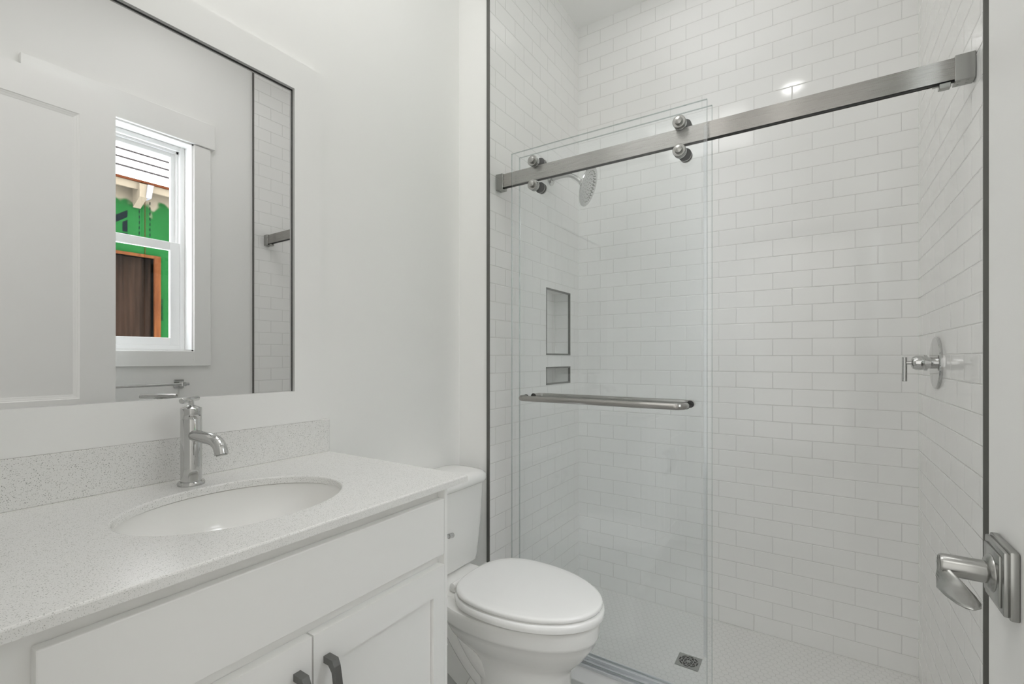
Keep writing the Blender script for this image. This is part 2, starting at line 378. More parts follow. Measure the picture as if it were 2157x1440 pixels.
# ------------------------------------------------------------------ house next door
house = thing('neighbouring_house', 'unfinished house with green sheathing and pale shingle roof seen through the reflected window', 'house', (3.0, 2.0, 0))
HX = 3.0
obj('wall', slab(0, HX, HX+.16, (-3, 7, -.5, 2.96), [(1.05, 1.974, .90, 2.235)]), M['sheathing'], house)
bm = bmesh.new()
box(bm, (HX-.025, 1.974, .84), (HX+.15, 2.028, 2.262)); box(bm, (HX-.025, .996, .84), (HX+.15, 1.05, 2.262))
box(bm, (HX-.025, 1.05, 2.235), (HX+.15, 1.974, 2.262)); box(bm, (HX-.025, 1.05, .84), (HX+.15, 1.974, .90))
obj('window_buck', bm, M['raw_wood'], house)
bm = bmesh.new(); N = 90                                        # hanging woven screen with shallow folds
rings = []
for i in range(N+1):
    y = 1.05+(1.974-1.05)*i/N; dx = .012*math.sin(i*.83)+.008*math.sin(i*.37+1)
    rings.append([(HX+.075+dx, y, .90), (HX+.079+dx, y, .90), (HX+.079+dx, y, 2.236), (HX+.075+dx, y, 2.236)])
loft(bm, rings); obj('window_screen', bm, M['screen'], house, smooth=40)
# roof: courses of shingles rising away from the eave
roofm = bmesh.new(); sl = math.radians(46); c, s = math.cos(sl), math.sin(sl)
for k in range(16):
    d0 = k*.165; e0 = Vector((HX-.16, 0, 2.93)); 
    a = e0+Vector((c*d0, 0, s*d0)); bb = e0+Vector((c*(d0+.21), 0, s*(d0+.21))); nrm = Vector((-s, 0, c))
    p = [a+nrm*.012, a+nrm*.028, bb+nrm*.008, bb-nrm*.004]
    loft(roofm, [[(q.x, -3, q.z) for q in p], [(q.x, 7, q.z) for q in p]])
obj('shingle_roof', roofm, M['shingle'], house)
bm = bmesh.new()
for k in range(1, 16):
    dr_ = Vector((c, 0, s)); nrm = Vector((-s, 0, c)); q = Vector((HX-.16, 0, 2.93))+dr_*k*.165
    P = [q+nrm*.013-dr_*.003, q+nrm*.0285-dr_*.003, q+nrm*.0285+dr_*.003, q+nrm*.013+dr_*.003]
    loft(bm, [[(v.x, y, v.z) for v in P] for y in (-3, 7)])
obj('course_shadow', bm, M['shingle_shadow'], house)  # dark strips over the shingle butts, shade line painted as colour
obj('roof_edge', B((HX-.165, -3, 2.915), (HX-.145, 7, 2.936)), M['copper'], house)
obj('fascia_board', B((HX-.145, -3, 2.848), (HX-.125, 7, 2.925)), M['fascia'], house)
bm = bmesh.new(); box(bm, (HX-.125, -3, 2.90), (HX, 7, 2.915)); obj('soffit', bm, M['fascia'], house)
bm = bmesh.new(); loft(bm, [[(HX-.18, y, 2.90), (HX-.18, y, 2.775), (HX-.02, y, 2.70), (HX, y, 2.90)] for y in (1.80, 1.86)])
obj('rafter_tail', bm, M['fascia'], house)
bm = bmesh.new(); loft(bm, [[(HX-.20, 1.862, 2.90), (HX-.20, 1.905, 2.90), (HX-.19, 1.89, 2.775), (HX-.19, 1.848, 2.775)], [(HX-.10, 1.862, 2.90), (HX-.10, 1.905, 2.90), (HX-.09, 1.89, 2.775), (HX-.09, 1.848, 2.775)]])
obj('bracket', bm, M['white_metal'], house)
obj('panel_seam', B((HX-.004, 1.9015, 2.262), (HX, 1.9045, 2.86)), M['copper'], house)
for yy in (1.8567, 1.9442):
    for k in range(8): obj('nailing_mark', B((HX-.002, yy-.0035, 2.40+k*.052), (HX, yy+.0035, 2.428+k*.052)), M['ink'], house)
bm = bmesh.new()
def poly(bm, pts, x0=HX-.002, x1=HX):
    loft(bm, [[(x0, y, z) for y, z in pts], [(x1, y, z) for y, z in pts]])
poly(bm, [(1.60, 2.47), (1.60, 2.545), (1.7626, 2.665), (1.7626, 2.600)])
poly(bm, [(1.725, 2.455), (1.725, 2.545), (1.7626, 2.570), (1.7626, 2.455)])
poly(bm, [(1.60, 2.385), (1.60, 2.42), (1.7626, 2.445), (1.7626, 2.385)])
obj('printed_letters', bm, M['ink'], house)
bm = bmesh.new(); random.seed(9); z = 1.840                      # fine print running down the sheathing
for wl in (3, 6, 6):
    for k in range(wl):
        box(bm, (HX-.002, 2.0405, z-.0105), (HX, 2.0435, z-.001))
        if random.random() < .7: box(bm, (HX-.002, 2.0435, z-.004), (HX, 2.052, z-.001))
        if random.random() < .6: box(bm, (HX-.002, 2.0435, z-.0105), (HX, 2.052, z-.0080))
        if random.random() < .6: box(bm, (HX-.002, 2.052, z-.0105), (HX, 2.0545, z-.001))
        z -= .0132
    z -= .009
obj('small_print', bm, M['ink'], house)

# ------------------------------------------------------------------ mirror with flat white frame
mir = thing('wall_mirror', 'large rectangular mirror in a flat white frame above the vanity', 'mirror', (XV, .49, 1.06))
MY0, MY1, MZ0, MZ1 = .188, .7925, 1.1515, 2.0225
bm = bmesh.new(); xf0, xf1 = XV+.0005, XV+.020
FO = (.098, .882, 1.060, 2.108)
for lo, hi in (((xf0, FO[0], FO[2]), (xf1, MY0, FO[3])), ((xf0, MY1, FO[2]), (xf1, FO[1], FO[3])), ((xf0, MY0, MZ1), (xf1, MY1, FO[3])), ((xf0, MY0, FO[2]), (xf1, MY1, MZ0))):
    box(bm, lo, hi)
obj('frame', bm, M['trim'], mir)
obj('mirror_glass', B((XV+.001, MY0, MZ0), (XV+.008, MY1, MZ1)), M['mirror'], mir)
bm = bmesh.new()
box(bm, (XV+.008, MY0, MZ1-.0035), (XV+.0092, MY1, MZ1)); box(bm, (XV+.008, MY1-.0025, MZ0), (XV+.0092, MY1, MZ1))
obj('dark_edge', bm, M['mirror_edge'], mir)

# ------------------------------------------------------------------ vanity
ZC = .9608; CX = -.722; CYR = .9085; CB = .9445
CF = -.7515     # face frame front
DF = -.7315     # door fronts
van = thing('vanity_cabinet', 'white shaker vanity cabinet with false drawer front and two doors', 'cabinet', (XV+.28, .49, FZ))
bm = bmesh.new(); CYR2 = .8435
box(bm, (XV+.002, CYR2-.0095, FZ), (DF-.0005, CYR2, CB-.0005)); box(bm, (XV+.002, YE+.001, FZ), (CF, YE+.019, CB))
box(bm, (XV+.002, YE+.019, FZ+.10), (CF-.02, CYR2-.0095, FZ+.118)); box(bm, (XV+.002, YE+.019, FZ+.118), (XV+.012, CYR2-.0095, CB))
obj('carcass', bm, M['cabinet'], van)
bm = bmesh.new()
box(bm, (CF-.02, YE+.001, FZ+.10), (CF, .165, CB)); box(bm, (CF-.02, .82, FZ+.10), (CF, CYR2-.0095, CB-.0005))
box(bm, (CF-.02, .165, .905), (CF, .82, CB)); box(bm, (CF-.02, .165, .745), (CF, .82, .795)); box(bm, (CF-.02, .165, FZ+.10), (CF, .82, FZ+.14))
box(bm, (CF-.02, .47, FZ+.14), (CF, .51, .745))
obj('face_frame', bm, M['cabinet'], van)
obj('toe_kick', B((CF-.085, YE+.019, FZ), (CF-.07, CYR2-.0095, FZ+.10)), M['cabinet'], van)
PY0, PY1 = .1490, .8330
obj('false_drawer_front', B((CF+.001, PY0, .7910), (DF, PY1, .9200), .002), M['cabinet'], van)
def shaker(y0, y1, z0, z1, hy, nm):
    bm = bmesh.new(); r = .0645; x0 = CF+.001
    ra, rb = (r, .036) if nm == 'r' else (.0575, r)     # the right leaf runs into the end panel
    box(bm, (x0, y0, z0), (DF, y0+ra, z1)); box(bm, (x0, y1-rb, z0), (DF, y1, z1))
    box(bm, (x0, y0+ra, z1-r), (DF, y1-rb, z1)); box(bm, (x0, y0+ra, z0), (DF, y1-rb, z0+r))
    box(bm, (x0+.003, y0+ra+.0012, z0+r+.0012), (DF-.009, y1-rb-.0012, z1-r-.0012)); box(bm, (x0+.001, y0+ra-.004, z0+r-.004), (x0+.0035, y1-rb+.004, z1-r+.004))
    d = obj('door', bm, M['cabinet'], van)
    # arched square-section pull
    h = bmesh.new(); zt, zb = .722, .594; wv = .0065
    pr = []
    for i in range(13):
        s = i/12; zz = zt+(zb-zt)*s; bow = math.sin(PI*s)
        pr.append((DF+.022+.011*bow, zz))
    outer = [(DF, zt), (DF+.024, zt)] + [(x+.005, z) for x, z in pr[1:-1]] + [(DF+.024, zb), (DF, zb)]
    inner = [(DF, zb+.012), (DF+.013, zb+.012)] + [(x-.005, z) for x, z in reversed(pr[2:-2])] + [(DF+.013, zt-.012), (DF, zt-.012)]
    P = outer+inner
    loft(h, [[(x, hy-wv, z) for x, z in P], [(x, hy+wv, z) for x, z in P]])
    ho = obj('handle', h, M['dark_pull'], d); ho['label'] = 'dark gunmetal arched pull'
    return d
shaker(.494, PY1, .185, .7675, .5195, 'r'); shaker(PY0, .4905, .185, .7675, .4625, 'l')

# countertop with oval cut-out
ctop = thing('countertop', 'speckled white quartz vanity countertop with oval sink cut-out and low backsplash', 'countertop', (XV+.28, .49, CB))
SX, SY, SA, SB = -.979, .4985, .1615, .2045      # sink centre, half axes in x and y
def counter():
    bm = bmesh.new(); x0, x1, y0, y1 = XV+.001, CX, YE+.001, CYR
    corners = [math.atan2(y-SY, x-SX) % (2*PI) for x in (x0, x1) for y in (y0, y1)]
    angs = sorted([2*PI*i/96 for i in range(96)]+corners)
    def rectp(a):
        c, s = math.cos(a), math.sin(a); tt = []
        if c > 1e-9: tt.append((x1-SX)/c)
        if c < -1e-9: tt.append((x0-SX)/c)
        if s > 1e-9: tt.append((y1-SY)/s)
        if s < -1e-9: tt.append((y0-SY)/s)
        k = min(tt); return SX+c*k, SY+s*k
    def ell(a, d=0):
        c, s = math.cos(a), math.sin(a); k = 1/math.sqrt((c/(SA+d))**2+(s/(SB+d))**2); return SX+c*k, SY+s*k
    e = .003
    rings = []
    I = lambda d, z: [(*ell(a, d), z) for a in angs]
    def O(ins, z):
        return [(min(x, x1-ins) if x > x1-1e-6 else x, min(y, y1-ins) if y > y1-1e-6 else y, z) for x, y in map(rectp, angs)]
    rings = [I(0, CB), I(0, ZC-e), I(e*.4, ZC-e*.3), I(e*1.2, ZC), O(e, ZC), O(e*.3, ZC-e*.3), O(0, ZC-e), O(0, CB)]
    loft(bm, rings, closed=True)
    return bm
obj('slab', counter(), M['quartz'], ctop, smooth=15)
bm = B((XV+.0005, YE+.001, ZC), (XV+.020, CYR, 1.0595), .0015, 1)
obj('backsplash', bm, M['quartz'], ctop)

# undermount basin
bm = bmesh.new(); rings = []; n = 64
for k in range(15):
    s = k/14; rr = math.cos(s*PI/2*.93)**.62; z = CB-.0030-.135*math.sin(s*PI/2)
    rings.append([(SX+math.cos(2*PI*i/n)*(SA+.006)*rr, SY+math.sin(2*PI*i/n)*(SB+.006)*rr, z) for i in range(n)])
outr = [[(SX+(p[0]-SX)*1.06, SY+(p[1]-SY)*1.05, p[2]-.008) for p in r] for r in rings]
outr[0] = [(SX+(p[0]-SX)*1.05, SY+(p[1]-SY)*1.04, CB-.0005) for p in rings[0]]
R = list(reversed(rings))+outr
loft(bm, R)
sink = tag(obj('sink', bm, M['porcelain'], None, 40), 'white oval undermount porcelain sink under the countertop', 'sink')
bm = bmesh.new(); lathe(bm, (SX, SY, CB-.135), (0, 0, 1), [(0, .021), (.003, .021), (.004, .017), (.002, .012), (.002, 0)], 24)
obj('drain', bm, M['chrome'], sink, 40)

# faucet
FX, FY = -1.193, .4965
fau = thing('faucet', 'chrome single-hole faucet standing behind the sink', 'faucet', (FX, FY, ZC))
bm = bmesh.new(); lathe(bm, (FX, FY, ZC), (0, 0, 1), [(0, .0268), (.0055, .0268), (.0085, .0250), (.0085, .020)], 48); obj('base_ring', bm, M['chrome'], fau, 40)
bm = bmesh.new(); lathe(bm, (FX, FY, ZC+.008), (0, 0, 1), [(0, .0208), (.1400, .0208), (.1412, .0200)], 48); obj('body', bm, M['chrome'], fau, 40)
bm = bmesh.new(); lathe(bm, (FX, FY, ZC+.1490), (0, 0, 1), [(0, .0200), (.0010, .0208), (.0235, .0208), (.0245, .0203), (.0310, .006), (.0310, 0)], 48); obj('cap', bm, M['chrome'], fau, 40)
bm = bmesh.new()
tube(bm, [(FX+.010, FY, 1.0735)] + [(FX+.05, FY, 1.0732), (FX+.088, FY, 1.0725)] + bez((FX+.088, FY, 1.0725), (FX+.118, FY, 1.0715), (FX+.131, FY, 1.066), (FX+.138, FY, 1.0430), 10)[1:], .0130, 24)
sp = obj('spout', bm, M['chrome'], fau, 50)
bm = bmesh.new(); lathe(bm, (FX+.1381, FY, 1.0434), (.28, 0, -1), [(0, .0105), (.002, .0105), (.002, .0)], 20); obj('aerator', bm, M['satin'], sp, 40)
bm = bmesh.new(); a = math.radians(136); d = Vector((math.cos(a), math.sin(a), 0))
tube(bm, [(FX, FY, ZC+.177), (FX, FY, ZC+.192)], .0055, 16)
cz = Vector((FX, FY-.003, ZC+.1925))
lathe(bm, cz-d*.040, d, [(0, .0050), (.0012, .0060), (.0788, .0060), (.080, .0050)], 20)
obj('handle', bm, M['chrome'], fau, 40)
bm = bmesh.new()
for yy in (-.011, .010):
    xx = math.sqrt(.0209**2-yy*yy); lathe(bm, (FX+xx*.985, FY+yy, ZC+.157), (xx, yy, 0), [(0, .0012), (.0006, .0012), (.0006, 0)], 10)
obj('temperature_dots', bm, M['dark'], fau)

# ------------------------------------------------------------------ toilet
TY = 1.288
toi = thing('toilet', 'white two-piece toilet with closed lid between the vanity and the shower', 'toilet', (-.85, TY, FZ))
def egg(X0, L, W, Z, n=56, front=.60, sq=2.7):
    P = []; b = L*(1-front)
    for i in range(n):
        a = 2*PI*i/n; c, s = math.cos(a), math.sin(a)
        if c >= 0: P.append((X0+b+L*front*c, TY+W/2*s, Z))
        else:
            e = 2/sq; P.append((X0+b-b*abs(c)**e, TY+W/2*math.copysign(abs(s)**e, s), Z))
    return P
bm = bmesh.new()
loft(bm, [egg(-.988, .440, .336, .5010), egg(-.990, .444, .340, .5050), egg(-.999, .462, .358, .5055), egg(-1.001, .466, .362, .5090), egg(-1.0005, .465, .361, .5150), egg(-.998, .460, .356, .5182), egg(-.991, .446, .342, .5200), egg(-.97, .405, .302, .5210), egg(-.92, .30, .21, .5216)])
obj('lid', bm, M['seat'], toi, 60)
bm = bmesh.new()
so = [(-.990, .445, .340, .4735), (-.990, .445, .340, .4775), (-1.000, .465, .360, .478), (-1.004, .474, .368, .4795), (-1.005, .476, .370, .488), (-1.004, .474, .368, .4965), (-1.000, .466, .360, .5000), (-.99, .446, .340, .5014)]
loft(bm, [egg(*q) for q in so])
obj('seat', bm, M['seat'], toi, 60)
bm = bmesh.new()
for yy in (-.075, .075):
    bm = bmesh.new()
    lathe(bm, (-1.012, TY+yy-.022, .494), (0, 1, 0), [(0, .008), (.001, .0105), (.043, .0105), (.044, .008)], 16)
    box(bm, (-1.03, TY+yy-.018, .473), (-1.002, TY+yy+.018, .492), .004)
    obj('hinge', bm, M['seat'], toi, 40)
# bowl: rim, tapering body, front column, foot
bm = bmesh.new()
R = [(-1.06, .50, .30, .4700), (-1.065, .514, .338, .4698), (-1.073, .529, .353, .4680), (-1.075, .533, .357, .4635), (-1.075, .533, .357, .455), (-1.07, .526, .350, .425), (-1.068, .523, .346, .4175), (-1.066, .517, .338, .4140),
     (-1.06, .505, .322, .395), (-1.05, .478, .295, .370), (-1.03, .440, .262, .345), (-1.00, .392, .232, .325), (-.965, .340, .218, .308), (-.94, .307, .216, .290), (-.94, .305, .216, .20), (-.955, .325, .226, .11), (-.965, .340, .236, FZ+.012), (-.965, .340, .236, FZ+.0005)]
loft(bm, [egg(*q) for q in reversed(R)])
# tank deck
def rr(x0, x1, hy, z, r, n=6):
    P = []
    for cx_, cy_, a0 in ((x1-r, TY+hy-r, 0), (x0+r, TY+hy-r, 90), (x0+r, TY-hy+r, 180), (x1-r, TY-hy+r, 270)):
        for k in range(n+1):
            a = math.radians(a0+90*k/n); P.append((cx_+r*math.cos(a), cy_+r*math.sin(a), z))
    return P
loft(bm, [rr(-1.265, -.95, .085, .36, .03), rr(-1.268, -.95, .105, .40, .03), rr(-1.27, -.95, .118, .435, .03), rr(-1.27, -.95, .120, .466, .03), rr(-1.265, -.955, .115, .472, .03)])
# central web at the back with the exposed trapway on both sides, and the foot
prof = [(-1.085, .15), (-.95, FZ+.0005), (-.70, FZ+.0005), (-.74, .24), (-.86, .38), (-1.215, .43), (-1.20, .38), (-1.12, .32), (-1.085, .25)]
loft(bm, [[(x, TY-.036, z) for x, z in prof], [(x, TY+.036, z) for x, z in prof]])
for sgn in (-1, 1):
    path = bez((-1.12, TY+sgn*.060, .430), (-1.05, TY+sgn*.064, .385), (-1.00, TY+sgn*.066, .250), (-.84, TY+sgn*.060, .185), 14)
    tube(bm, path, .034, 18)
    path = bez((-1.02, TY+sgn*.075, .425), (-.98, TY+sgn*.080, .36), (-.93, TY+sgn*.082, .27), (-.84, TY+sgn*.070, .235), 12)
    tube(bm, path, .030, 18)
    path = bez((-.93, TY+sgn*.062, .20), (-.955, TY+sgn*.066, .17), (-.965, TY+sgn*.066, .13), (-.965, TY+sgn*.064, FZ+.001), 8)
    tube(bm, path, .026, 14)
obj('bowl', bm, M['porcelain'], toi, 45)
bm = bmesh.new()
for sgn in (-1, 1):
    bm = bmesh.new(); lathe(bm, (-.885, TY+sgn*.125, FZ+.001), (0, 0, 1), [(0, .014), (.010, .014), (.018, .010), (.021, .003)], 16)
    obj('bolt_cap', bm, M['seat'], toi, 60)
bm = bmesh.new()
loft(bm, [rr(-1.255, -1.115, .150, .4735, .04), rr(-1.262, -1.095, .170, .4850, .045), rr(-1.264, -1.090, .176, .505, .05), rr(-1.268, -1.082, .188, .62, .055), rr(-1.270, -1.076, .200, .7745, .06)])
tank = obj('tank', bm, M['porcelain'], toi, 45)
bm = bmesh.new()
loft(bm, [rr(-1.262, -1.084, .190, .7748, .05), rr(-1.262, -1.084, .190, .7780, .05), rr(-1.272, -1.069, .206, .7782, .064), rr(-1.274, -1.066, .209, .7800, .065), rr(-1.274, -1.065, .210, .790, .066), rr(-1.273, -1.067, .208, .805, .066), rr(-1.266, -1.078, .198, .8135, .06), rr(-1.25, -1.10, .175, .8165, .05)])
obj('tank_lid', bm, M['porcelain'], toi, 60)
bm = bmesh.new()
lathe(bm, (-1.083, 1.135, .672), (1, 0, 0), [(0, .014), (.010, .014), (.018, .010), (.018, .0)], 20)
tube(bm, [(-1.060, 1.135, .672), (-1.055, 1.155, .668), (-1.050, 1.200, .649), (-1.048, 1.214, .645)], .0055, 12)
lathe(bm, (-1.048, 1.213, .6455), (0, 1, -.12), [(0, .0065), (.001, .0085), (.022, .0085), (.024, .0065)], 18)
obj('flush_lever', bm, M['chrome'], toi, 40)

# ------------------------------------------------------------------ shower enclosure
GZ0, GZ1 = .134, 2.0705
def pane(x0, x1, ya, yb):
    """clear slab whose narrow faces carry the polished-edge material"""
    bm = B((x0, ya, GZ0), (x1, yb, GZ1), .0012, 1)
    bmesh.ops.recalc_face_normals(bm, faces=bm.faces); bm.faces.ensure_lookup_table()
    for f in bm.faces: f.material_index = 0 if abs(f.normal.y) > .95 and f.calc_area() > .1 else 1
    return bm
def towel_bar(yg, yo, name, parent):
    """round bar returned to the glass at both ends"""
    z = 1.0930; xa, xb = -.968, -.360; s = 1 if yo > yg else -1; r = .0105; k = .026
    P = [(xa, yg, z), (xa, yo-s*k, z)] + bez((xa, yo-s*k, z), (xa, yo-s*k*.4, z), (xa+k*.4, yo, z), (xa+k, yo, z), 8)[1:] + [((xa*3+xb)/4, yo, z), ((xa+xb)/2, yo, z), ((xa+3*xb)/4, yo, z)] + bez((xb-k, yo, z), (xb-k*.4, yo, z), (xb, yo-s*k*.4, z), (xb, yo-s*k, z), 8) + [(xb, yg, z)]
    bm = bmesh.new(); tube(bm, P, r, 20)
    t_ = obj(name, bm, M['steel'], parent, 60)
    bm = bmesh.new()
    for x in (xa, xb): lathe(bm, (x, yg, z), (0, s, 0), [(0, .0118), (.002, .0118), (.002, .0)], 18)
    obj('washer', bm, M['rubber'], t_, 40)
    return t_
RX = (-.9365, -.3820); RZT, RZB = 2.0175, 1.9245
pf = thing('glass_shower_door', 'front clear glass shower door panel with towel bar, nearest the toilet', 'shower door', (-.668, 1.590, GZ0), 'shower glass panels')
obj('pane', pane(-1.039, -.2968, 1.586, 1.594), [M['glass'], M['glass_edge']], pf)
obj('edge_seal', B((-.3065, 1.5815, .30), (-.2955, 1.5855, 1.985), .001, 1), M['seal'], pf)
towel_bar(1.586, 1.533, 'towel_bar', pf)
for x in RX:
    for z in (RZT, RZB):
        bm = bmesh.new()
        lathe(bm, (x, 1.6015, z), (0, -1, 0), [(0, .0205), (.006, .0205), (.0065, .0195), (.0155, .0195), (.0160, .0205), (.0225, .0205), (.0235, .0195), (.0235, .0125), (.0330, .0118), (.0355, .004), (.0355, 0)], 32)
        ro = obj('roller', bm, M['satin'], pf, 35)
        bm = bmesh.new(); lathe(bm, (x, 1.5855, z), (0, -1, 0), [(0, .0185), (.0012, .0208), (.0024, .0185)], 28); obj('gasket', bm, M['rubber'], ro, 40)
pr_ = thing('glass_shower_door', 'rear clear glass shower door panel behind the steel rail, with its towel bar inside the shower', 'shower door', (-.662, 1.638, GZ0), 'shower glass panels')
obj('pane', pane(-1.0322, -.2905, 1.634, 1.642), [M['glass'], M['glass_edge']], pr_)
towel_bar(1.642, 1.693, 'towel_bar', pr_)
for x in RX:
    for z in (RZT+.004, RZB):
        bm = bmesh.new()
        lathe(bm, (x+.008, 1.628, z), (0, 1, 0), [(0, .0125), (.001, .0205), (.0058, .0205)], 32)
        lathe(bm, (x+.008, 1.6422, z), (0, 1, 0), [(0, .0205), (.006, .0205), (.007, .0125), (.017, .0118)], 32)
        ro = obj('roller', bm, M['satin'], pr_, 35)
        bm = bmesh.new(); lathe(bm, (x+.008, 1.6255, z), (0, 1, 0), [(0, .016), (.001, .0210), (.0024, .0210), (.0026, .01)], 28); obj('gasket', bm, M['rubber'], ro, 40)

BZ0, BZ1 = 1.9500, 2.0040
rail = thing('shower_rail', 'brushed steel rail spanning the shower above the glass doors', 'rail', (-.4, 1.613, BZ0))
bm = bmesh.new()
P = [(1.6030, BZ0), (1.6030, BZ1), (1.6240, BZ1), (1.6240, BZ0), (1.6200, BZ0), (1.6200, BZ0+.010), (1.6065, BZ0+.010), (1.6065, BZ0)]
loft(bm, [[(x, y, z) for y, z in P] for x in (XL+.03, .300)])
obj('bar', bm, M['steel'], rail)
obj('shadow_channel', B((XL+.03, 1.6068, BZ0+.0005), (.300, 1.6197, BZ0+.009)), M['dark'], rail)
for (x0, x1) in ((XL+.0005, XL+.034), (.2865, XR-.0005)):
    bm = B((x0, 1.5990, 1.9420), (x1, 1.6340, 2.0080), .0015, 1)
    if x0 < 0:
        for zz in (1.9420+.012, 2.0080-.024): box(bm, (x1, 1.602, zz), (x1+.004, 1.628, zz+.014))
    for q in range(4):
        lathe(bm, (x0+.009+.016*(q % 2), 1.609+.014*(q//2), 1.9421), (0, 0, -1), [(0, .0026), (.0005, .0026), (.0005, .0)], 10)
    obj('wall_bracket', bm, M['satin'], rail)
bm = B((.258, 1.608, BZ0-.014), (.281, 1.626, BZ0), .001, 1); box(bm, (.246, 1.614, BZ0-.006), (.258, 1.618, BZ0-.002))
obj('door_stop', bm, M['satin'], rail)

trk = obj('bottom_track', B((XL+.001, 1.578, .120), (XR-.001, 1.656, .1245)), M['aluminium'])
trk_bm = bmesh.new()
tag(trk, 'low aluminium guide track on the curb under the glass', 'track')
for i, (a, b_, h) in enumerate(((1.578, 1.5815, .1315), (1.598, 1.602, .1335), (1.622, 1.627, .1365), (1.6525, 1.656, .1315))):
    box(trk_bm, (XL+.001, a, .1245), (XR-.001, b_, h), .0006, 1)
obj('ribs', trk_bm, M['aluminium'], trk)

# shower head
HY = 2.077; HZ = 2.140
sh = thing('overhead_shower', 'chrome round shower head on an arm from the left shower wall', 'shower head', (XL, HY, HZ))
bm = bmesh.new(); lathe(bm, (XL, HY, HZ), (1, 0, 0), [(0, .030), (.003, .030), (.008, .025), (.012, .013), (.012, 0)], 28); obj('flange', bm, M['chrome'], sh, 40)
bm = bmesh.new(); arm = [(XL+.005, HY, HZ)]+bez((XL+.05, HY, HZ+.004), (XL+.10, HY, HZ+.006), (XL+.125, HY, HZ), (XL+.165, HY, HZ-.045), 10)
tube(bm, arm, .0105, 16); obj('arm', bm, M['chrome'], sh, 60)
hc = Vector((-.921, HY, 2.0655)); ax = Vector((.87, .12, -.33)).normalized(); e_ = Vector(arm[-1])
bm = bmesh.new(); tube(bm, [e_, e_+(hc-ax*.012-e_)*.5, hc-ax*.012], [.014, .017, .013], 18); obj('ball_joint', bm, M['chrome'], sh, 40)
bm = bmesh.new(); lathe(bm, hc-ax*.016, ax, [(0, .016), (.006, .055), (.011, .090), (.014, .094), (.018, .094), (.020, .0915), (.020, 0)], 48); hd = obj('head', bm, M['chrome'], sh, 40)
bm = bmesh.new(); x_, y_ = frame_axes(ax)
for rr_, nn in ((.018, 8), (.036, 14), (.055, 22), (.072, 28)):
    for k in range(nn):
        a = 2*PI*k/nn+rr_*30; p = hc+ax*.0035+(x_*math.cos(a)+y_*math.sin(a))*rr_
        lathe(bm, p, ax, [(0, .0032), (.002, .0026), (.002, 0)], 8)
no_ = obj('nozzles', bm, M['satin'], hd)

# shower valve
VY, VZ = 2.055, 1.2314
va = thing('shower_valve', 'chrome shower valve with round plate and lever on the right tile wall', 'shower valve', (XR, VY, VZ))
bm = bmesh.new(); lathe(bm, (XR, VY, VZ), (-1, 0, 0), [(0, .0855), (.005, .0855), (.0085, .083), (.0095, .07), (.0095, .0)], 56); obj('escutcheon', bm, M['chrome'], va, 35)
bm = bmesh.new(); lathe(bm, (XR-.009, VY, VZ), (-1, 0, 0), [(0, .019), (.018, .019), (.018, .026), (.024, .026), (.024, .0235), (.046, .0235), (.054, .020), (.058, .012), (.058, .007), (.070, .0055), (.0705, .0)], 36); obj('handle_hub', bm, M['chrome'], va, 35)
bm = bmesh.new(); lathe(bm, (XR-.084, VY, VZ+.019), (0, 0, -1), [(0, .0062), (.001, .0070), (.081, .0070), (.082, .0062)], 20); obj('lever', bm, M['chrome'], va, 35)

# floor drain
dr = thing('floor_drain', 'square steel drain grate in the hexagon shower floor', 'drain', (-.449, 2.016, 0))
dx0, dx1, dy0, dy1 = -.4945, -.4035, 1.970, 2.062; dcx, dcy = (dx0+dx1)/2, (dy0+dy1)/2
obj('dark_well', B((dx0+.001, dy0+.001, -.045), (dx1-.001, dy1-.001, -.006)), M['dark'], dr)
bm = bmesh.new(); n = 72
def sq_pt(a, h): 
    c, s = math.cos(a), math.sin(a); k = h/max(abs(c), abs(s)); return dcx+c*k, dcy+s*k
h = (dx1-dx0)/2-.0005
angs = [2*PI*i/n+PI/4 for i in range(n)]
def ringpl(r0, r1, a0=0, a1=2*PI, z0=-.005, z1=.0015, m=24):
    ps = []
    for i in range(m+1):
        a = a0+(a1-a0)*i/m; c, s = math.cos(a), math.sin(a)
        ps.append([(dcx+c*r0, dcy+s*r0, z0), (dcx+c*r1, dcy+s*r1, z0), (dcx+c*r1, dcy+s*r1, z1), (dcx+c*r0, dcy+s*r0, z1)])
    loft(bm, ps)
loft(bm, [[(*sq_pt(a, h), -.005) for a in angs], [(*sq_pt(a, h), .0015) for a in angs], [(dcx+.037*math.cos(a), dcy+.037*math.sin(a), .0015) for a in angs], [(dcx+.037*math.cos(a), dcy+.037*math.sin(a), -.005) for a in angs]], closed=True)
for r0, r1 in ((.027, .031), (.017, .0215), (0.0005, .009)): ringpl(r0, r1, m=40)
for k in range(8):
    a = 2*PI*k/8+.2; ringpl(.027, .0375, a, a+.22, m=4); ringpl(.008, .0275, a+.35, a+.35+.2, m=4)
obj('grate', bm, M['satin'], dr)

# towel bar on the right wall (reflected)
tb = thing('towel_rail', 'chrome towel bar on square posts below the reflected window', 'towel bar', (XRD, .88, 1.08))
bm = bmesh.new()
lathe(bm, (.277, .60-.04, 1.109), (0, 1, 0), [(0, .006), (.001, .0075), (.606, .0075), (.607, .006)], 18); obj('bar', bm, M['chrome'], tb, 40)
for y in (.622, 1.141):
    bm = B((XRD-.008, y-.0235, 1.0865), (XRD, y+.0235, 1.132), .002, 1); box(bm, (.268, y-.011, 1.098), (XRD-.006, y+.011, 1.120), .002, 1)
    obj('post', bm, M['chrome'], tb)

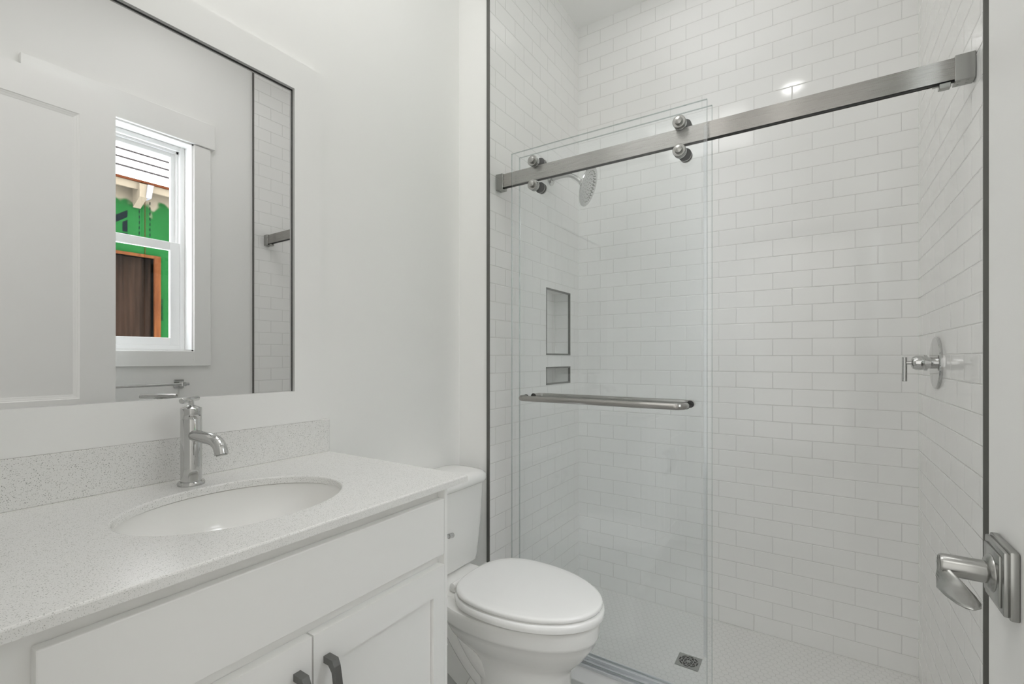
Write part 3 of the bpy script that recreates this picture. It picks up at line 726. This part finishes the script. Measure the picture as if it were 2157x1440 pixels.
# ------------------------------------------------------------------ open door on the right
DX0, DX1, DY0, DY1, DZ0, DZ1 = .179, .214, .062, .823, FZ+.008, 2.452
bm = bmesh.new()
def door_panel_mesh():
    bm = bmesh.new(); st = .127
    pz = [(.20+FZ, 1.0), (1.068, DZ1-.128)]
    for xa, xb in ((DX0, DX0+.010), (DX1-.010, DX1)):
        box(bm, (xa, DY0, DZ0), (xb, DY0+st, DZ1)); box(bm, (xa, DY1-st, DZ0), (xb, DY1, DZ1))
        zs = [DZ0]+[q for p in pz for q in p]+[DZ1]
        for i in range(0, len(zs), 2): box(bm, (xa, DY0+st, zs[i]), (xb, DY1-st, zs[i+1]))
        sgn = 1 if xa == DX0 else -1
        xo = xa if sgn > 0 else xb
        for (za, zb) in pz:   # stepped moulding round each recessed panel
            ya, yb = DY0+st, DY1-st
            def loop(w_, dp):
                x = xo+sgn*dp; return [(x, ya+w_, za+w_), (x, yb-w_, za+w_), (x, yb-w_, zb-w_), (x, ya+w_, zb-w_)]
            loft(bm, [loop(-.001, .0105), loop(-.001, .0008), loop(.003, .0035), (loop(.008, .0050)), loop(.010, .0062), loop(.019, .0090), loop(.020, .0105)], False, False)
    box(bm, (DX0+.010, DY0, DZ0), (DX1-.010, DY1, DZ1))
    return bm
door = tag(obj('door_1', door_panel_mesh(), M['trim']), 'white panelled door standing open along the right side', 'door', kind='structure')
LY, LZ = .748, 1.0025
bm = bmesh.new(); hh = .037
for (hs, xa, xb) in ((hh, DX0-.0080, DX0), (hh-.0022, DX0-.0125, DX0-.0075), (hh-.0085, DX0-.0148, DX0-.012)):
    box(bm, (xa, LY-hs, LZ-hs), (xb, LY+hs, LZ+hs), .0018, 2)
ros = obj('rosette', bm, M['satin'], door, 40)
bm = bmesh.new(); lathe(bm, (DX0-.0145, LY, LZ), (-1, 0, 0), [(0, .021), (.002, .0205), (.005, .0160), (.0055, .0125), (.042, .0125), (.0445, .0112), (.0445, 0)], 32)
def leaf_ring(c, wv, w_, tv, h_, n=18):
    c, wv, tv = Vector(c), Vector(wv).normalized(), Vector(tv).normalized()
    return [c+wv*math.cos(2*PI*i/n)*w_+tv*math.sin(2*PI*i/n)*h_ for i in range(n)]
loft(bm, [leaf_ring(*q) for q in (
    ((.1215, .7585, 1.0035), (0, .1, 1), .0060, (1, 0, 0), .0015), ((.1205, .750, 1.0030), (0, 0, 1), .0115, (1, 0, 0), .0026), ((.1203, .742, .9960), (.35, 0, 1), .0100, (1, 0, -.35), .0030),
    ((.1250, .722, .9885), (.95, .05, .40), .0128, (.4, 0, -.95), .0030), ((.1295, .700, .9868), (1, .1, .2), .0130, (.2, 0, -1), .0028), ((.1328, .682, .9868), (1, .2, .15), .0108, (.15, 0, -1), .0025),
    ((.1343, .6715, .9870), (1, .2, .15), .0068, (.15, 0, -1), .0018), ((.1348, .6680, .9870), (1, .2, .15), .0015, (.15, 0, -1), .0006))])
obj('lever_handle', bm, M['satin'], door, 50)
bm = bmesh.new()
for z in (.35, 1.25, 2.25): lathe(bm, (DX0+.005, DY0-.006, z), (0, 0, 1), [(0, .006), (.09, .006)], 12)
obj('hinges', bm, M['satin'], door, 40)
